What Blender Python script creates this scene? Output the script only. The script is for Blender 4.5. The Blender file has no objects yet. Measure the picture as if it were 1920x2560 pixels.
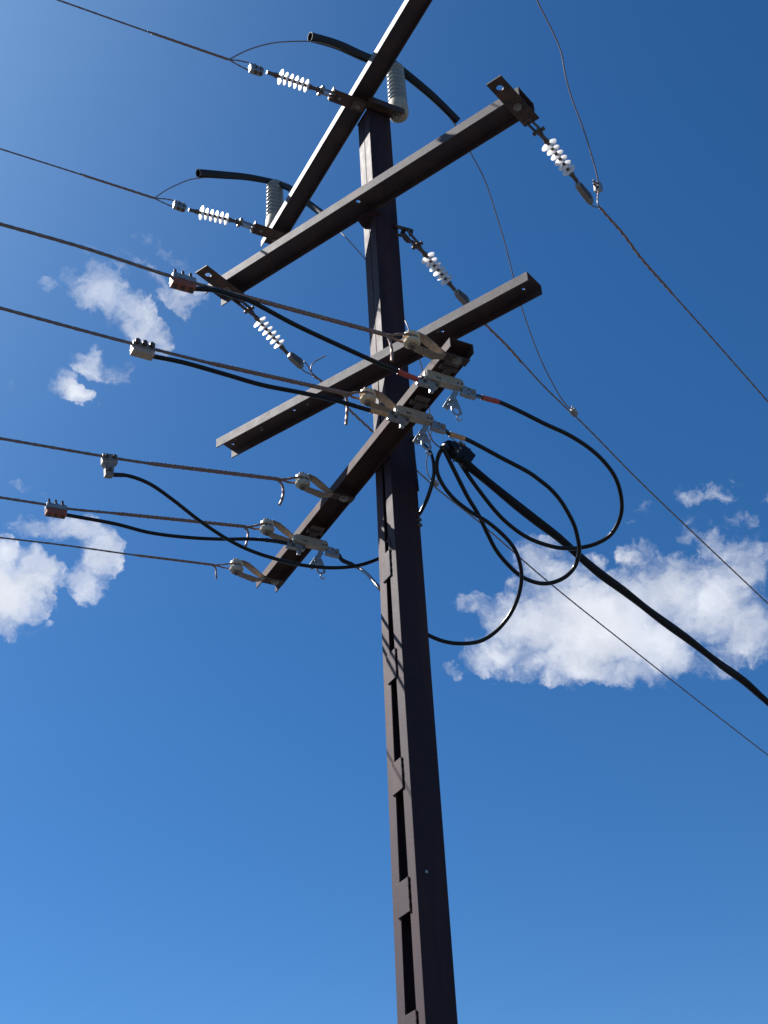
import bpy, math, random
import numpy as np
from mathutils import Vector
random.seed(7)
R = math.radians
scene = bpy.context.scene

# ------------------------------------------------------------------ camera
F_PX, PITCH, ROLL = 3550.0, R(34.5), R(3.23)
CAM = np.array([0.0, 0.0, 1.6])
fw = np.array([0, math.cos(PITCH), math.sin(PITCH)])
u0 = np.array([0, -math.sin(PITCH), math.cos(PITCH)])
r0 = np.array([1.0, 0, 0])
rt = math.cos(ROLL)*r0 - math.sin(ROLL)*u0
up = math.sin(ROLL)*r0 + math.cos(ROLL)*u0
cd = bpy.data.cameras.new('camera')
cam = bpy.data.objects.new('camera', cd)
scene.collection.objects.link(cam)
scene.camera = cam
cd.sensor_fit = 'VERTICAL'
cd.sensor_height = 24.0
cd.lens = 24.0*F_PX/2560.0
cd.clip_end = 20000
from mathutils import Matrix
m = Matrix(((rt[0], up[0], -fw[0], CAM[0]), (rt[1], up[1], -fw[1], CAM[1]), (rt[2], up[2], -fw[2], CAM[2]), (0, 0, 0, 1)))
cam.matrix_world = m

# ------------------------------------------------------------------ light and exposure
SUN_AZ, SUN_EL = R(-68.0), R(46.5)          # azimuth from +Y towards +X
scene.view_settings.view_transform = 'Standard'
scene.view_settings.look = 'None'
scene.view_settings.gamma = 1.0
scene.view_settings.exposure = 1.29
sl = bpy.data.lights.new('sun', 'SUN')
sl.energy = 5.0
sl.angle = R(0.53)
sl.color = (1.0, 0.955, 0.90)
so = bpy.data.objects.new('sun', sl)
scene.collection.objects.link(so)
sdir = Vector((math.sin(SUN_AZ)*math.cos(SUN_EL), math.cos(SUN_AZ)*math.cos(SUN_EL), math.sin(SUN_EL)))
so.rotation_euler = sdir.to_track_quat('Z', 'Y').to_euler()
so.location = (0, 0, 30)


# ------------------------------------------------------------------ geometry helpers
def ray(x, y):
    return rt*(x-960)/F_PX - up*(y-1280)/F_PX + fw
def az(a):
    a = R(a)
    return np.array([math.sin(a), math.cos(a), 0.0])
def onp(x, y, P, n):
    d = ray(x, y)
    return CAM + d*(((np.asarray(P, float)-CAM) @ n)/(d @ n))
def onh(x, y, h):
    return onp(x, y, (0, 0, h), np.array([0, 0, 1.0]))
def onY(x, y, Y):
    return onp(x, y, (0, Y, 0), np.array([0, 1.0, 0]))
Z = np.array([0, 0, 1.0])
YAW = -29.0
uL, nL, nR = az(YAW), az(YAW-90), az(180+YAW)      # pole frame: along the sunlit face, out of it, out of the dark face
YB = -53.5
uB, nB = az(YB), az(YB-90)
Q = np.array([.0524, 6.9, 0.0])                     # foot of the pole's near corner
def W(u, n, z):                                     # pole frame -> world
    return Q + uL*u + nL*n + Z*z
def WB(u, n, z):
    return Q + uB*u + nB*n + Z*z
def unit(v):
    v = np.asarray(v, float)
    return v/np.linalg.norm(v)

# ------------------------------------------------------------------ sky, clouds
def sky_world():
    w = bpy.data.worlds.new('World')
    scene.world = w
    w.use_nodes = True
    nt = w.node_tree
    N, L = nt.nodes, nt.links
    N.clear()
    out = N.new('ShaderNodeOutputWorld')
    bg = N.new('ShaderNodeBackground')
    L.new(bg.outputs[0], out.inputs[0])
    sky = N.new('ShaderNodeTexSky')
    sky.sky_type = 'NISHITA'
    sky.sun_disc = False
    sky.sun_elevation = SUN_EL
    sky.sun_rotation = SUN_AZ
    sky.altitude = 1800
    sky.air_density = 1.0
    sky.dust_density = 0.1
    sky.ozone_density = 3.0
    hs = N.new('ShaderNodeHueSaturation')
    hs.inputs['Saturation'].default_value = SAT
    L.new(sky.outputs[0], hs.inputs['Color'])
    tint = N.new('ShaderNodeMix'); tint.data_type = 'RGBA'; tint.blend_type = 'MULTIPLY'
    tint.inputs[0].default_value = 1.0
    tint.inputs[7].default_value = (*TINT, 1)
    # bright aureole round the sun, as haze scatters it forward
    tcs = N.new('ShaderNodeTexCoord')
    dt = N.new('ShaderNodeVectorMath'); dt.operation = 'DOT_PRODUCT'; dt.inputs[1].default_value = tuple(sdir)
    L.new(tcs.outputs['Generated'], dt.inputs[0])
    cl = N.new('ShaderNodeMath'); cl.operation = 'MAXIMUM'; cl.inputs[1].default_value = 0.0
    L.new(dt.outputs['Value'], cl.inputs[0])
    pw = N.new('ShaderNodeMath'); pw.operation = 'POWER'; pw.inputs[1].default_value = AUR_P
    L.new(cl.outputs[0], pw.inputs[0])
    au = N.new('ShaderNodeMix'); au.data_type = 'RGBA'; au.blend_type = 'ADD'
    au.inputs[7].default_value = (*AUR, 1)
    L.new(pw.outputs[0], au.inputs[0]); L.new(hs.outputs[0], au.inputs[6])
    L.new(au.outputs[2], tint.inputs[6])
    # sky coordinates: stereographic about the zenith, so cloud shapes are not stretched
    tc = N.new('ShaderNodeTexCoord')
    sep = N.new('ShaderNodeSeparateXYZ')
    L.new(tc.outputs['Generated'], sep.inputs[0])
    mx = N.new('ShaderNodeMath'); mx.operation = 'ADD'; mx.inputs[1].default_value = 1.0001
    L.new(sep.outputs[2], mx.inputs[0])
    dx = N.new('ShaderNodeMath'); dx.operation = 'DIVIDE'
    dy = N.new('ShaderNodeMath'); dy.operation = 'DIVIDE'
    L.new(sep.outputs[0], dx.inputs[0]); L.new(mx.outputs[0], dx.inputs[1])
    L.new(sep.outputs[1], dy.inputs[0]); L.new(mx.outputs[0], dy.inputs[1])
    cmb = N.new('ShaderNodeCombineXYZ')
    L.new(dx.outputs[0], cmb.inputs[0]); L.new(dy.outputs[0], cmb.inputs[1])
    # warp so that the edges are ragged
    def noise(scale, detail, rough, dist=0.0, src=None, seed=0.0):
        n = N.new('ShaderNodeTexNoise'); n.noise_dimensions = '3D'
        n.inputs['Scale'].default_value = scale
        n.inputs['Detail'].default_value = detail
        n.inputs['Roughness'].default_value = rough
        n.inputs['Distortion'].default_value = dist
        a = N.new('ShaderNodeVectorMath'); a.operation = 'ADD'
        a.inputs[1].default_value = (seed, seed*.7, seed*1.3)
        L.new(src or cmb.outputs[0], a.inputs[0])
        L.new(a.outputs[0], n.inputs['Vector'])
        return n
    def vm(op, a, b):
        v = N.new('ShaderNodeVectorMath'); v.operation = op
        for i, q in enumerate((a, b)):
            if q is None: continue
            if isinstance(q, tuple): v.inputs[i].default_value = q
            elif isinstance(q, float): v.inputs['Scale'].default_value = q
            else: L.new(q, v.inputs[i])
        return v.outputs[0]
    def mt(op, a, b=None, c=None):
        v = N.new('ShaderNodeMath'); v.operation = op
        for i, q in enumerate((a, b, c)):
            if q is None: continue
            if isinstance(q, (int, float)): v.inputs[i].default_value = q
            else: L.new(q, v.inputs[i])
        return v.outputs[0]
    n1 = noise(40.0, 5, .6, 0, None, 3.1)
    w1 = vm('SCALE', vm('SUBTRACT', n1.outputs['Color'], (.5, .5, .5)), None)
    w1.node.inputs['Scale'].default_value = 0.025
    n2 = noise(105.0, 5, .55, 0, None, 8.7)
    w2 = vm('SCALE', vm('SUBTRACT', n2.outputs['Color'], (.5, .5, .5)), None)
    w2.node.inputs['Scale'].default_value = 0.0105
    warped = vm('ADD', vm('ADD', cmb.outputs[0], w1), w2)
    def uvof(x, y):
        d = ray(x, y); d = d/np.linalg.norm(d); return np.array([d[0]/(1+d[2]), d[1]/(1+d[2])])
    blobs = [
        # upper left puff
        (248, 712, 70, 52, 25, 1.05), (325, 785, 92, 46, 42, 1.0), (390, 850, 50, 36, 40, .8), (205, 690, 40, 32, 0, .7),
        (374, 598, 44, 24, 20, .62), (430, 640, 46, 26, 35, .62), (470, 690, 40, 36, 10, .45), (325, 655, 55, 22, 20, .45),
        (452, 745, 46, 36, 60, .55), (405, 720, 40, 34, 30, .5),
        (133, 725, 30, 22, 20, .6), (233, 905, 52, 38, 20, .62), (312, 925, 40, 34, 10, .62), (160, 945, 34, 18, 10, .4),
        (175, 992, 55, 26, 12, .75), (30, 978, 42, 32, 25, .5),
        # left edge clouds
        (-20, 1470, 125, 95, 10, 1.5), (60, 1440, 75, 60, 0, .9), (115, 1436, 60, 24, 5, .62),
        (185, 1315, 85, 36, 22, .95), (252, 1372, 56, 58, 0, 1.0), (222, 1445, 48, 38, 60, .8), (105, 1322, 56, 24, -10, .65),
        (55, 1320, 34, 20, 0, .45), (125, 1238, 50, 18, 8, .42), (60, 1530, 40, 30, 0, .5), (95, 1570, 40, 14, -15, .42),
        (55, 1225, 30, 20, 0, .38), (150, 1285, 60, 24, 20, .42),
        # big right cloud
        (1355, 1560, 140, 75, 0, 1.15), (1500, 1560, 170, 105, 0, 1.4), (1620, 1600, 150, 85, 10, 1.3), (1650, 1500, 150, 95, -20, 1.05),
        (1275, 1625, 112, 48, -8, .95), (1400, 1660, 150, 48, 5, .9), (1580, 1680, 120, 42, 5, .85),
        (1760, 1520, 150, 110, -10, 1.05), (1860, 1560, 130, 90, 0, .95), (1830, 1420, 90, 110, -30, .85), (1785, 1350, 70, 45, 20, .55),
        (1400, 1450, 110, 70, -30, .8), (1330, 1400, 62, 42, -20, .65), (1220, 1525, 75, 36, 10, .62), (1640, 1420, 60, 66, -40, .6),
        (1590, 1375, 42, 30, 30, .45), (1790, 1650, 95, 40, -15, .62),
        (1725, 1245, 45, 22, 10, .40), (1805, 1240, 40, 22, -20, .46), (1125, 1672, 34, 18, 30, .45), (1598, 1270, 22, 20, 0, .36),
        (1850, 1310, 60, 30, -20, .4), (1930, 1230, 30, 24, 0, .4), (1350, 1355, 60, 22, 0, .42)]
    acc = None
    for cx, cy, rx, ry, an, wt in blobs:
        c = uvof(cx, cy)
        if cx < 520 and cy < 1050: wt *= .9
        a = R(an)
        ex = np.array([math.cos(a), math.sin(a)]); ey = np.array([-math.sin(a), math.cos(a)])
        J = np.array([uvof(cx+ex[0], cy+ex[1])-c, uvof(cx+ey[0], cy+ey[1])-c]).T
        M = J @ np.diag([rx*1.35, ry*1.35])
        Mi = np.linalg.inv(M)
        s = vm('SUBTRACT', warped, (float(c[0]), float(c[1]), 0.0))
        d1 = N.new('ShaderNodeVectorMath'); d1.operation = 'DOT_PRODUCT'
        d1.inputs[1].default_value = (Mi[0, 0], Mi[0, 1], 0); L.new(s, d1.inputs[0])
        d2 = N.new('ShaderNodeVectorMath'); d2.operation = 'DOT_PRODUCT'
        d2.inputs[1].default_value = (Mi[1, 0], Mi[1, 1], 0); L.new(s, d2.inputs[0])
        q1 = mt('MULTIPLY', d1.outputs['Value'], d1.outputs['Value'])
        q = mt('MULTIPLY_ADD', d2.outputs['Value'], d2.outputs['Value'], q1)
        g = mt('MAXIMUM', mt('SUBTRACT', 1.0, q), 0.0)
        if acc is None: acc = mt('MULTIPLY', g, wt)
        else: acc = mt('MAXIMUM', acc, mt('MULTIPLY', g, wt))
        last = acc
    fb = noise(27.0, 8, .54, .3, warped, 1.7)
    f2 = noise(90.0, 8, .6, .2, warped, 5.2)
    f = mt('ADD', mt('MULTIPLY', mt('SUBTRACT', fb.outputs['Fac'], .5), 3.0), mt('MULTIPLY', mt('SUBTRACT', f2.outputs['Fac'], .5), 1.7))
    damp = mt('SUBTRACT', 1.5, mt('MINIMUM', mt('MULTIPLY', acc, 1.1), 1.28))
    dens = mt('MULTIPLY_ADD', f, damp, acc)
    gate = mt('MULTIPLY', dens, mt('MINIMUM', mt('MULTIPLY', acc, 5.0), 1.0))
    mr = N.new('ShaderNodeMapRange'); mr.interpolation_type = 'SMOOTHSTEP'
    mr.inputs['From Min'].default_value = 0.06
    mr.inputs['From Max'].default_value = 1.5
    mr.inputs['To Max'].default_value = 0.97
    L.new(gate, mr.inputs['Value'])
    # cloud brightness
    f3 = noise(50.0, 6, .6, 0, warped, 9.9)
    br = mt('MULTIPLY_ADD', mt('SUBTRACT', f3.outputs['Fac'], .5), .5, 0.98)
    cc = N.new('ShaderNodeMix'); cc.data_type = 'RGBA'; cc.blend_type = 'MULTIPLY'; cc.inputs[0].default_value = 1
    cc.inputs[6].default_value = (CLOUD[0], CLOUD[1], CLOUD[2], 1)
    cb = N.new('ShaderNodeCombineColor')
    for i in range(3): L.new(br, cb.inputs[i])
    L.new(cb.outputs[0], cc.inputs[7])
    mix = N.new('ShaderNodeMix'); mix.data_type = 'RGBA'
    L.new(mr.outputs[0], mix.inputs[0]); L.new(tint.outputs[2], mix.inputs[6]); L.new(cc.outputs[2], mix.inputs[7])
    L.new(mix.outputs[2], bg.inputs['Color'])
    bg.inputs['Strength'].default_value = SKY
SKY = 0.05
SAT, TINT = 1.27, (1.0, 1.01, 1.05)
AUR_P, AUR = 10.0, (4.4, 6.2, 7.2)
CLOUD = (6.9, 7.2, 7.9)
sky_world()

# ------------------------------------------------------------------ materials
MAT = {}
def mat(name, col, rough=.5, metal=0.0, var=.35, scale=18.0, bump=.0, spec=.5, rust=None, rustamt=.5, coat=0, translucent=0, stretch=.45):
    ma = bpy.data.materials.new(name); ma.use_nodes = True
    nt = ma.node_tree; N, L = nt.nodes, nt.links
    b = N['Principled BSDF']
    b.inputs['Roughness'].default_value = rough
    b.inputs['Metallic'].default_value = metal
    b.inputs['Specular IOR Level'].default_value = spec
    b.inputs['Coat Weight'].default_value = coat
    tc = N.new('ShaderNodeTexCoord')
    no = N.new('ShaderNodeTexNoise'); no.inputs['Scale'].default_value = scale; no.inputs['Detail'].default_value = 7
    no.inputs['Roughness'].default_value = .65
    L.new(tc.outputs['Object'], no.inputs['Vector'])
    rp = N.new('ShaderNodeValToRGB')
    c = np.array(col)
    rp.color_ramp.elements[0].position = .32; rp.color_ramp.elements[1].position = .7
    rp.color_ramp.elements[0].color = (*np.clip(c*(1-var), 0, 1), 1)
    rp.color_ramp.elements[1].color = (*np.clip(c*(1+var), 0, 1), 1)
    L.new(no.outputs['Fac'], rp.inputs[0])
    last = rp.outputs[0]
    if rust is not None:
        n2 = N.new('ShaderNodeTexNoise'); n2.inputs['Scale'].default_value = scale*.45; n2.inputs['Detail'].default_value = 9
        n2.inputs['Roughness'].default_value = .7
        mp = N.new('ShaderNodeMapping'); mp.inputs['Location'].default_value = (3, 7, 1); mp.inputs['Scale'].default_value = (1, 1, stretch)
        L.new(tc.outputs['Object'], mp.inputs[0]); L.new(mp.outputs[0], n2.inputs['Vector'])
        r2 = N.new('ShaderNodeValToRGB')
        r2.color_ramp.elements[0].position = .62-.25*rustamt; r2.color_ramp.elements[1].position = .78-.15*rustamt
        L.new(n2.outputs['Fac'], r2.inputs[0])
        mx = N.new('ShaderNodeMix'); mx.data_type = 'RGBA'
        mx.inputs[7].default_value = (*rust, 1)
        L.new(r2.outputs[0], mx.inputs[0]); L.new(last, mx.inputs[6])
        last = mx.outputs[2]
    L.new(last, b.inputs['Base Color'])
    rr = N.new('ShaderNodeMapRange')
    rr.inputs['To Min'].default_value = max(0, rough-.1); rr.inputs['To Max'].default_value = min(1, rough+.12)
    L.new(no.outputs['Fac'], rr.inputs['Value']); L.new(rr.outputs[0], b.inputs['Roughness'])
    if bump:
        bp = N.new('ShaderNodeBump'); bp.inputs['Strength'].default_value = bump; bp.inputs['Distance'].default_value = .004
        n3 = N.new('ShaderNodeTexNoise'); n3.inputs['Scale'].default_value = scale*5; n3.inputs['Detail'].default_value = 5
        L.new(tc.outputs['Object'], n3.inputs['Vector'])
        L.new(n3.outputs['Fac'], bp.inputs['Height']); L.new(bp.outputs[0], b.inputs['Normal'])
    if translucent:
        tr = N.new('ShaderNodeBsdfTranslucent'); tr.inputs[0].default_value = (*col, 1)
        ms = N.new('ShaderNodeMixShader'); ms.inputs[0].default_value = translucent
        o = N['Material Output']
        L.new(b.outputs[0], ms.inputs[1]); L.new(tr.outputs[0], ms.inputs[2]); L.new(ms.outputs[0], o.inputs[0])
    MAT[name] = ma
    return ma
mat('painted_steel', (.026, .0130, .0185), .70, 0, .22, 14, .2, .26, (.055, .024, .022), .55, stretch=.10)
mat('arm_steel', (.040, .026, .031), .66, 0, .20, 12, .12, .62, (.075, .040, .030), .5)
mat('arm_worn', (.044, .026, .027), .78, 0, .25, 12, .15, .2, (.070, .035, .026), .7)
mat('rusty_plate', (.045, .028, .024), .6, 0, .35, 25, .4, .4, (.11, .055, .035), .7)
mat('galvanised', (.30, .31, .31), .42, .55, .25, 60, .2, .5)
mat('weathered_alloy', (.24, .215, .19), .5, .35, .3, 70, .3, .5, (.16, .09, .06), .4)
mat('hardware', (.10, .08, .07), .5, .3, .35, 80, .3, .5, (.14, .07, .045), .5)
mat('conductor', (.20, .155, .14), .5, .35, .3, 90, .2, .5)
mat('grip', (.25, .16, .125), .55, .2, .35, 70, .3, .5)
mat('black_cable', (.003, .003, .005), .26, 0, .2, 30, 0, .35)
mat('bundle_black', (.007, .006, .008), .68, 0, .3, 14, .2, .18)
mat('guard_rubber', (.014, .018, .024), .62, 0, .25, 18, .1, .35)
mat('silicone', (.86, .85, .85), .45, 0, .04, 20, 0, .4, translucent=.38)
mat('rod_brown', (.09, .055, .045), .45, 0, .2, 30, 0, .5)
mat('porcelain', (.20, .205, .185), .16, 0, .12, 25, 0, .6, coat=.3)
mat('cap_cement', (.38, .33, .24), .6, 0, .25, 40, .2, .4)
mat('spool_porcelain', (.40, .40, .34), .22, 0, .15, 30, 0, .6)
mat('spool_tan', (.56, .45, .29), .25, 0, .15, 30, 0, .6)
mat('strap_rust', (.25, .20, .155), .6, 0, .3, 45, .3, .4, (.22, .13, .09), .35)
mat('fuse_body', (.34, .295, .23), .45, 0, .14, 35, .1, .45, (.30, .19, .10), .25)
mat('end_cream', (.62, .55, .38), .5, 0, .1, 30)
mat('red_tape', (.38, .05, .035), .45, 0, .15, 40, .1)
mat('tan_tape', (.50, .30, .15), .5, 0, .2, 40, .1)
mat('red_plastic', (.26, .075, .045), .5, 0, .25, 60, .2)
mat('tan_block', (.40, .32, .25), .5, .2, .25, 60, .2)
mat('asphalt', (.045, .047, .052), .9, 0, .3, 3, .3, .3)

# ------------------------------------------------------------------ mesh builder
class MB:
    def __init__(s): s.v = []; s.f = []
    def add(s, vs, fs):
        o = len(s.v); s.v += [tuple(map(float, p)) for p in vs]; s.f += [tuple(i+o for i in f) for f in fs]
    def box(s, c, ax, h):
        c = np.asarray(c, float); a, b, d = [np.asarray(q, float)*k for q, k in zip(ax, h)]
        vs = [c+i*a+j*b+k*d for i in (-1, 1) for j in (-1, 1) for k in (-1, 1)]
        s.add(vs, [(0, 1, 3, 2), (4, 6, 7, 5), (0, 4, 5, 1), (2, 3, 7, 6), (0, 2, 6, 4), (1, 5, 7, 3)])
    def prism(s, pts, ext):           # closed polygon of 3D points, extruded by vector ext (centred)
        e = np.asarray(ext, float)/2; n = len(pts); P = [np.asarray(p, float) for p in pts]
        s.add([p-e for p in P]+[p+e for p in P], [tuple(range(n)), tuple(range(2*n-1, n-1, -1))]+[(i, i+n, (i+1) % n+n, (i+1) % n) for i in range(n)])
    def ring_plate(s, outer, hole_c, hole_r, ext, k=16):   # plate with a round hole, outer must be star shaped about the hole
        e = np.asarray(ext, float)/2; hc = np.asarray(hole_c, float)
        P = [np.asarray(p, float) for p in outer]
        # resample the outline
        seg = []
        for i in range(len(P)):
            a, b = P[i], P[(i+1) % len(P)]
            for t in range(6): seg.append(a+(b-a)*t/6)
        nrm = unit(ext); a0 = unit(seg[0]-hc)
        H = []
        for p in seg:
            d = p-hc; d = d-nrm*(d @ nrm); H.append(hc+unit(d)*hole_r)
        n = len(seg)
        vs = [p-e for p in seg]+[p-e for p in H]+[p+e for p in seg]+[p+e for p in H]
        fs = []
        for i in range(n):
            j = (i+1) % n
            fs += [(i, j, n+j, n+i), (2*n+i, 3*n+i, 3*n+j, 2*n+j), (i, 2*n+i, 2*n+j, j), (n+i, n+j, 3*n+j, 3*n+i)]
        s.add(vs, fs)
    def lathe(s, prof, o, axis, seg=24):   # profile: (distance along axis, radius)
        o = np.asarray(o, float); a = unit(axis)
        t = np.array([1.0, 0, 0]) if abs(a[0]) < .8 else np.array([0, 1.0, 0])
        e1 = unit(np.cross(a, t)); e2 = np.cross(a, e1)
        vs = []; fs = []; n = len(prof)
        for d, r in prof:
            for k in range(seg):
                th = 2*math.pi*k/seg
                vs.append(o+a*d+(e1*math.cos(th)+e2*math.sin(th))*max(r, 1e-5))
        for i in range(n-1):
            for k in range(seg):
                k2 = (k+1) % seg
                fs.append((i*seg+k, i*seg+k2, (i+1)*seg+k2, (i+1)*seg+k))
        fs.append(tuple(range(seg-1, -1, -1))); fs.append(tuple((n-1)*seg+k for k in range(seg)))
        s.add(vs, fs)
    def cyl(s, a, b, r, seg=14):
        a = np.asarray(a, float); b = np.asarray(b, float)
        s.lathe([(0, r), (np.linalg.norm(b-a), r)], a, b-a, seg)
    def hexbolt(s, a, b, r):
        s.cyl(a, b, r, 6)
    def tube(s, P, r, seg=10, step=None, lobes=0, lay=.12, depth=.16, smooth=True):
        P = [np.asarray(p, float) for p in P]
        if smooth and len(P) > 2: P = spline(P)
        L_ = [0]
        for i in range(1, len(P)): L_.append(L_[-1]+np.linalg.norm(P[i]-P[i-1]))
        if step is None: step = .02 if lobes else .03
        n = max(2, int(L_[-1]/step)+1)
        S = np.linspace(0, L_[-1], n)
        A = np.array(P); pts = np.stack([np.interp(S, L_, A[:, k]) for k in range(3)], 1)
        T = np.gradient(pts, axis=0); T /= np.linalg.norm(T, axis=1)[:, None]
        e = np.cross(T[0], Z); e = e if np.linalg.norm(e) > .05 else np.cross(T[0], r0); e = unit(e)
        vs = []; fs = []
        for i in range(n):
            e = unit(e-T[i]*(e @ T[i])); g = np.cross(T[i], e)
            rr = r(S[i]/L_[-1]) if callable(r) else r
            for k in range(seg):
                th = 2*math.pi*k/seg
                q = rr*(1+(depth*math.cos(lobes*th-2*math.pi*S[i]/lay*1.0) if lobes else 0))
                vs.append(pts[i]+(e*math.cos(th)+g*math.sin(th))*q)
        for i in range(n-1):
            for k in range(seg):
                k2 = (k+1) % seg
                fs.append((i*seg+k, i*seg+k2, (i+1)*seg+k2, (i+1)*seg+k))
        fs.append(tuple(range(seg-1, -1, -1))); fs.append(tuple((n-1)*seg+k for k in range(seg)))
        s.add(vs, fs)
    def build(s, name, m, parent=None, smooth=False, bevel=0, loc=None):
        me = bpy.data.meshes.new(name)
        o = bpy.data.objects.new(name, me)
        off = np.zeros(3)
        if parent is not None:
            off = np.array(parent.get('_o', (0, 0, 0)), float)
        elif loc is not None:
            off = np.asarray(loc, float); o.location = tuple(off)
        me.from_pydata([tuple(np.array(v)-off) for v in s.v], [], s.f)
        me.materials.append(MAT[m])
        import bmesh
        bm = bmesh.new(); bm.from_mesh(me); bmesh.ops.recalc_face_normals(bm, faces=bm.faces[:]); bm.to_mesh(me); bm.free()
        if smooth:
            for p in me.polygons: p.use_smooth = True
            me.set_sharp_from_angle(angle=R(40))
        scene.collection.objects.link(o)
        if parent is not None:
            o.parent = parent
            ORIG[o.name] = off
            o['_o'] = tuple(map(float, off))
        else: o['_o'] = tuple(map(float, off))
        if bevel:
            b = o.modifiers.new('bevel', 'BEVEL'); b.width = bevel; b.segments = 2; b.limit_method = 'ANGLE'
        return o
ORIG = {}
def spline(P, k=10):
    out = []; n = len(P)
    for i in range(n-1):
        p0 = P[i-1] if i else 2*P[0]-P[1]; p1 = P[i]; p2 = P[i+1]; p3 = P[i+2] if i+2 < n else 2*P[-1]-P[-2]
        d0 = max(np.linalg.norm(p1-p0), 1e-4)**.5; d1 = max(np.linalg.norm(p2-p1), 1e-4)**.5; d2 = max(np.linalg.norm(p3-p2), 1e-4)**.5
        m1 = d1*((p1-p0)/d0-(p2-p0)/(d0+d1)+(p2-p1)/d1); m2 = d1*((p2-p1)/d1-(p3-p1)/(d1+d2)+(p3-p2)/d2)
        for j in range(k):
            t = j/k
            out.append((2*t**3-3*t*t+1)*p1+(t**3-2*t*t+t)*m1+(-2*t**3+3*t*t)*p2+(t**3-t*t)*m2)
    out.append(P[-1]); return out
def thing(name, loc, label, cat, group=None):
    o = bpy.data.objects.new(name, None); scene.collection.objects.link(o)
    o.location = tuple(map(float, loc)); o['_o'] = tuple(map(float, loc))
    o.empty_display_size = .1
    tag(o, label, cat, group); return o
def tag(o, label, cat, group=None):
    o['label'] = label; o['category'] = cat
    if group: o['group'] = group
    return o
def struct(o):
    o['kind'] = 'structure'; return o

# ------------------------------------------------------------------ ground
b = MB(); b.add([(-4000, -4000, 0), (4000, -4000, 0), (4000, 4000, 0), (-4000, 4000, 0)], [(0, 1, 2, 3)])
struct(b.build('ground', 'asphalt'))

# ------------------------------------------------------------------ the pole
H0, HK, HT = 0.0, 7.6, 9.93
T = .009; FL = .084; WB_ = .178
def dR(h): return -.0035*max(0, HK-h)
def dL(h): return .172+.0225*max(0, HK-h)
pole = thing('utility_pole', Q+uL*.09-nL*.09, 'tall dark brown steel pole of two joined channels with four crossarms', 'utility pole')
def loft(hs, prof):        # prof(h) -> list of (u, n)
    b = MB(); vs = []; fs = []
    for h in hs:
        for u, n in prof(h): vs.append(W(u, n, h))
    k = len(prof(hs[0]))
    for i in range(len(hs)-1):
        for j in range(k):
            j2 = (j+1) % k
            fs.append((i*k+j, i*k+j2, (i+1)*k+j2, (i+1)*k+j))
    b.add(vs, fs+[tuple(range(k-1, -1, -1)), tuple((len(hs)-1)*k+j for j in range(k))])
    return b
def chR(h):
    a = dR(h); return [(a, 0), (a+FL, 0), (a+FL, -T), (a+T, -T), (a+T, -WB_+T), (a+FL, -WB_+T), (a+FL, -WB_), (a, -WB_)]
def chL(h):
    a = dL(h); return [(a, 0), (a-FL, 0), (a-FL, -T), (a-T, -T), (a-T, -WB_+T), (a-FL, -WB_+T), (a-FL, -WB_), (a, -WB_)]
loft([H0, 2.5, 5, HK, HT], chR).build('steel_channel', 'painted_steel', pole, bevel=.003)
loft([H0, 2.5, 5, HK, HT], chL).build('steel_channel', 'painted_steel', pole, bevel=.003)
b = MB(); b.box(W(.086, -.089, HT+.004), (uL, nL, Z), (.09, .095, .004)); b.build('cap_plate', 'painted_steel', pole)
# batten plates welded over the gap, front and back
tops = [6.11-.657*i for i in range(9)]
for t_ in tops:
    c = (dR(t_)+dL(t_))/2+.008; hw = .046+.0105*(6.11-t_)/1.0*.9
    if t_ > 6: hw = .047
    hh = .088
    b = MB()
    b.box(W(c, .0045, t_-hh), (uL, nL, Z), (hw, .0037, hh)); b.build('batten_plate', 'painted_steel', pole, bevel=.0015)
    b = MB()
    # rough weld bead down the right-hand edge and along the foot
    pts = [W(c-hw-.002, .006, t_-hh*2*k/9+random.uniform(-.003, .003)) + uL*random.uniform(-.0015, .0015) for k in range(10)]
    b.tube(pts, lambda t: .0042+.0010*math.sin(t*41)*math.sin(t*17), 6, .008, smooth=False)
    b.build('weld_bead', 'painted_steel', pole, smooth=True)
    b = MB(); b.box(W(c, -WB_-.0055, t_-hh), (uL, nL, Z), (hw, .005, hh)); b.build('batten_plate', 'painted_steel', pole, bevel=.0015)

b = MB()
b.tube([onp(x, y, W(0, .006, 0), nL) for x, y in ((971, 1342), (966.5, 1357), (970, 1352), (976, 1366), (974, 1378))], .0035, 6, .01)
b.build('tie_wire', 'rusty_plate', pole, smooth=True)
for x, y in ((1044, 1302), (1045.5, 1315)):
    p_ = onp(x, y, W(0, 0, 0), nR); b = MB(); b.hexbolt(p_+nR*0.0, p_+nR*.02-nL*.012, .012); b.build('bolt', 'hardware', pole)
p_ = onp(1064, 2181, W(-.008, 0, 0), nR); b = MB(); b.hexbolt(p_-nR*.004, p_+nR*.012, .009); b.build('bolt', 'galvanised', pole)  # pale stud standing in for a small white mark of unknown cause
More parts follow.
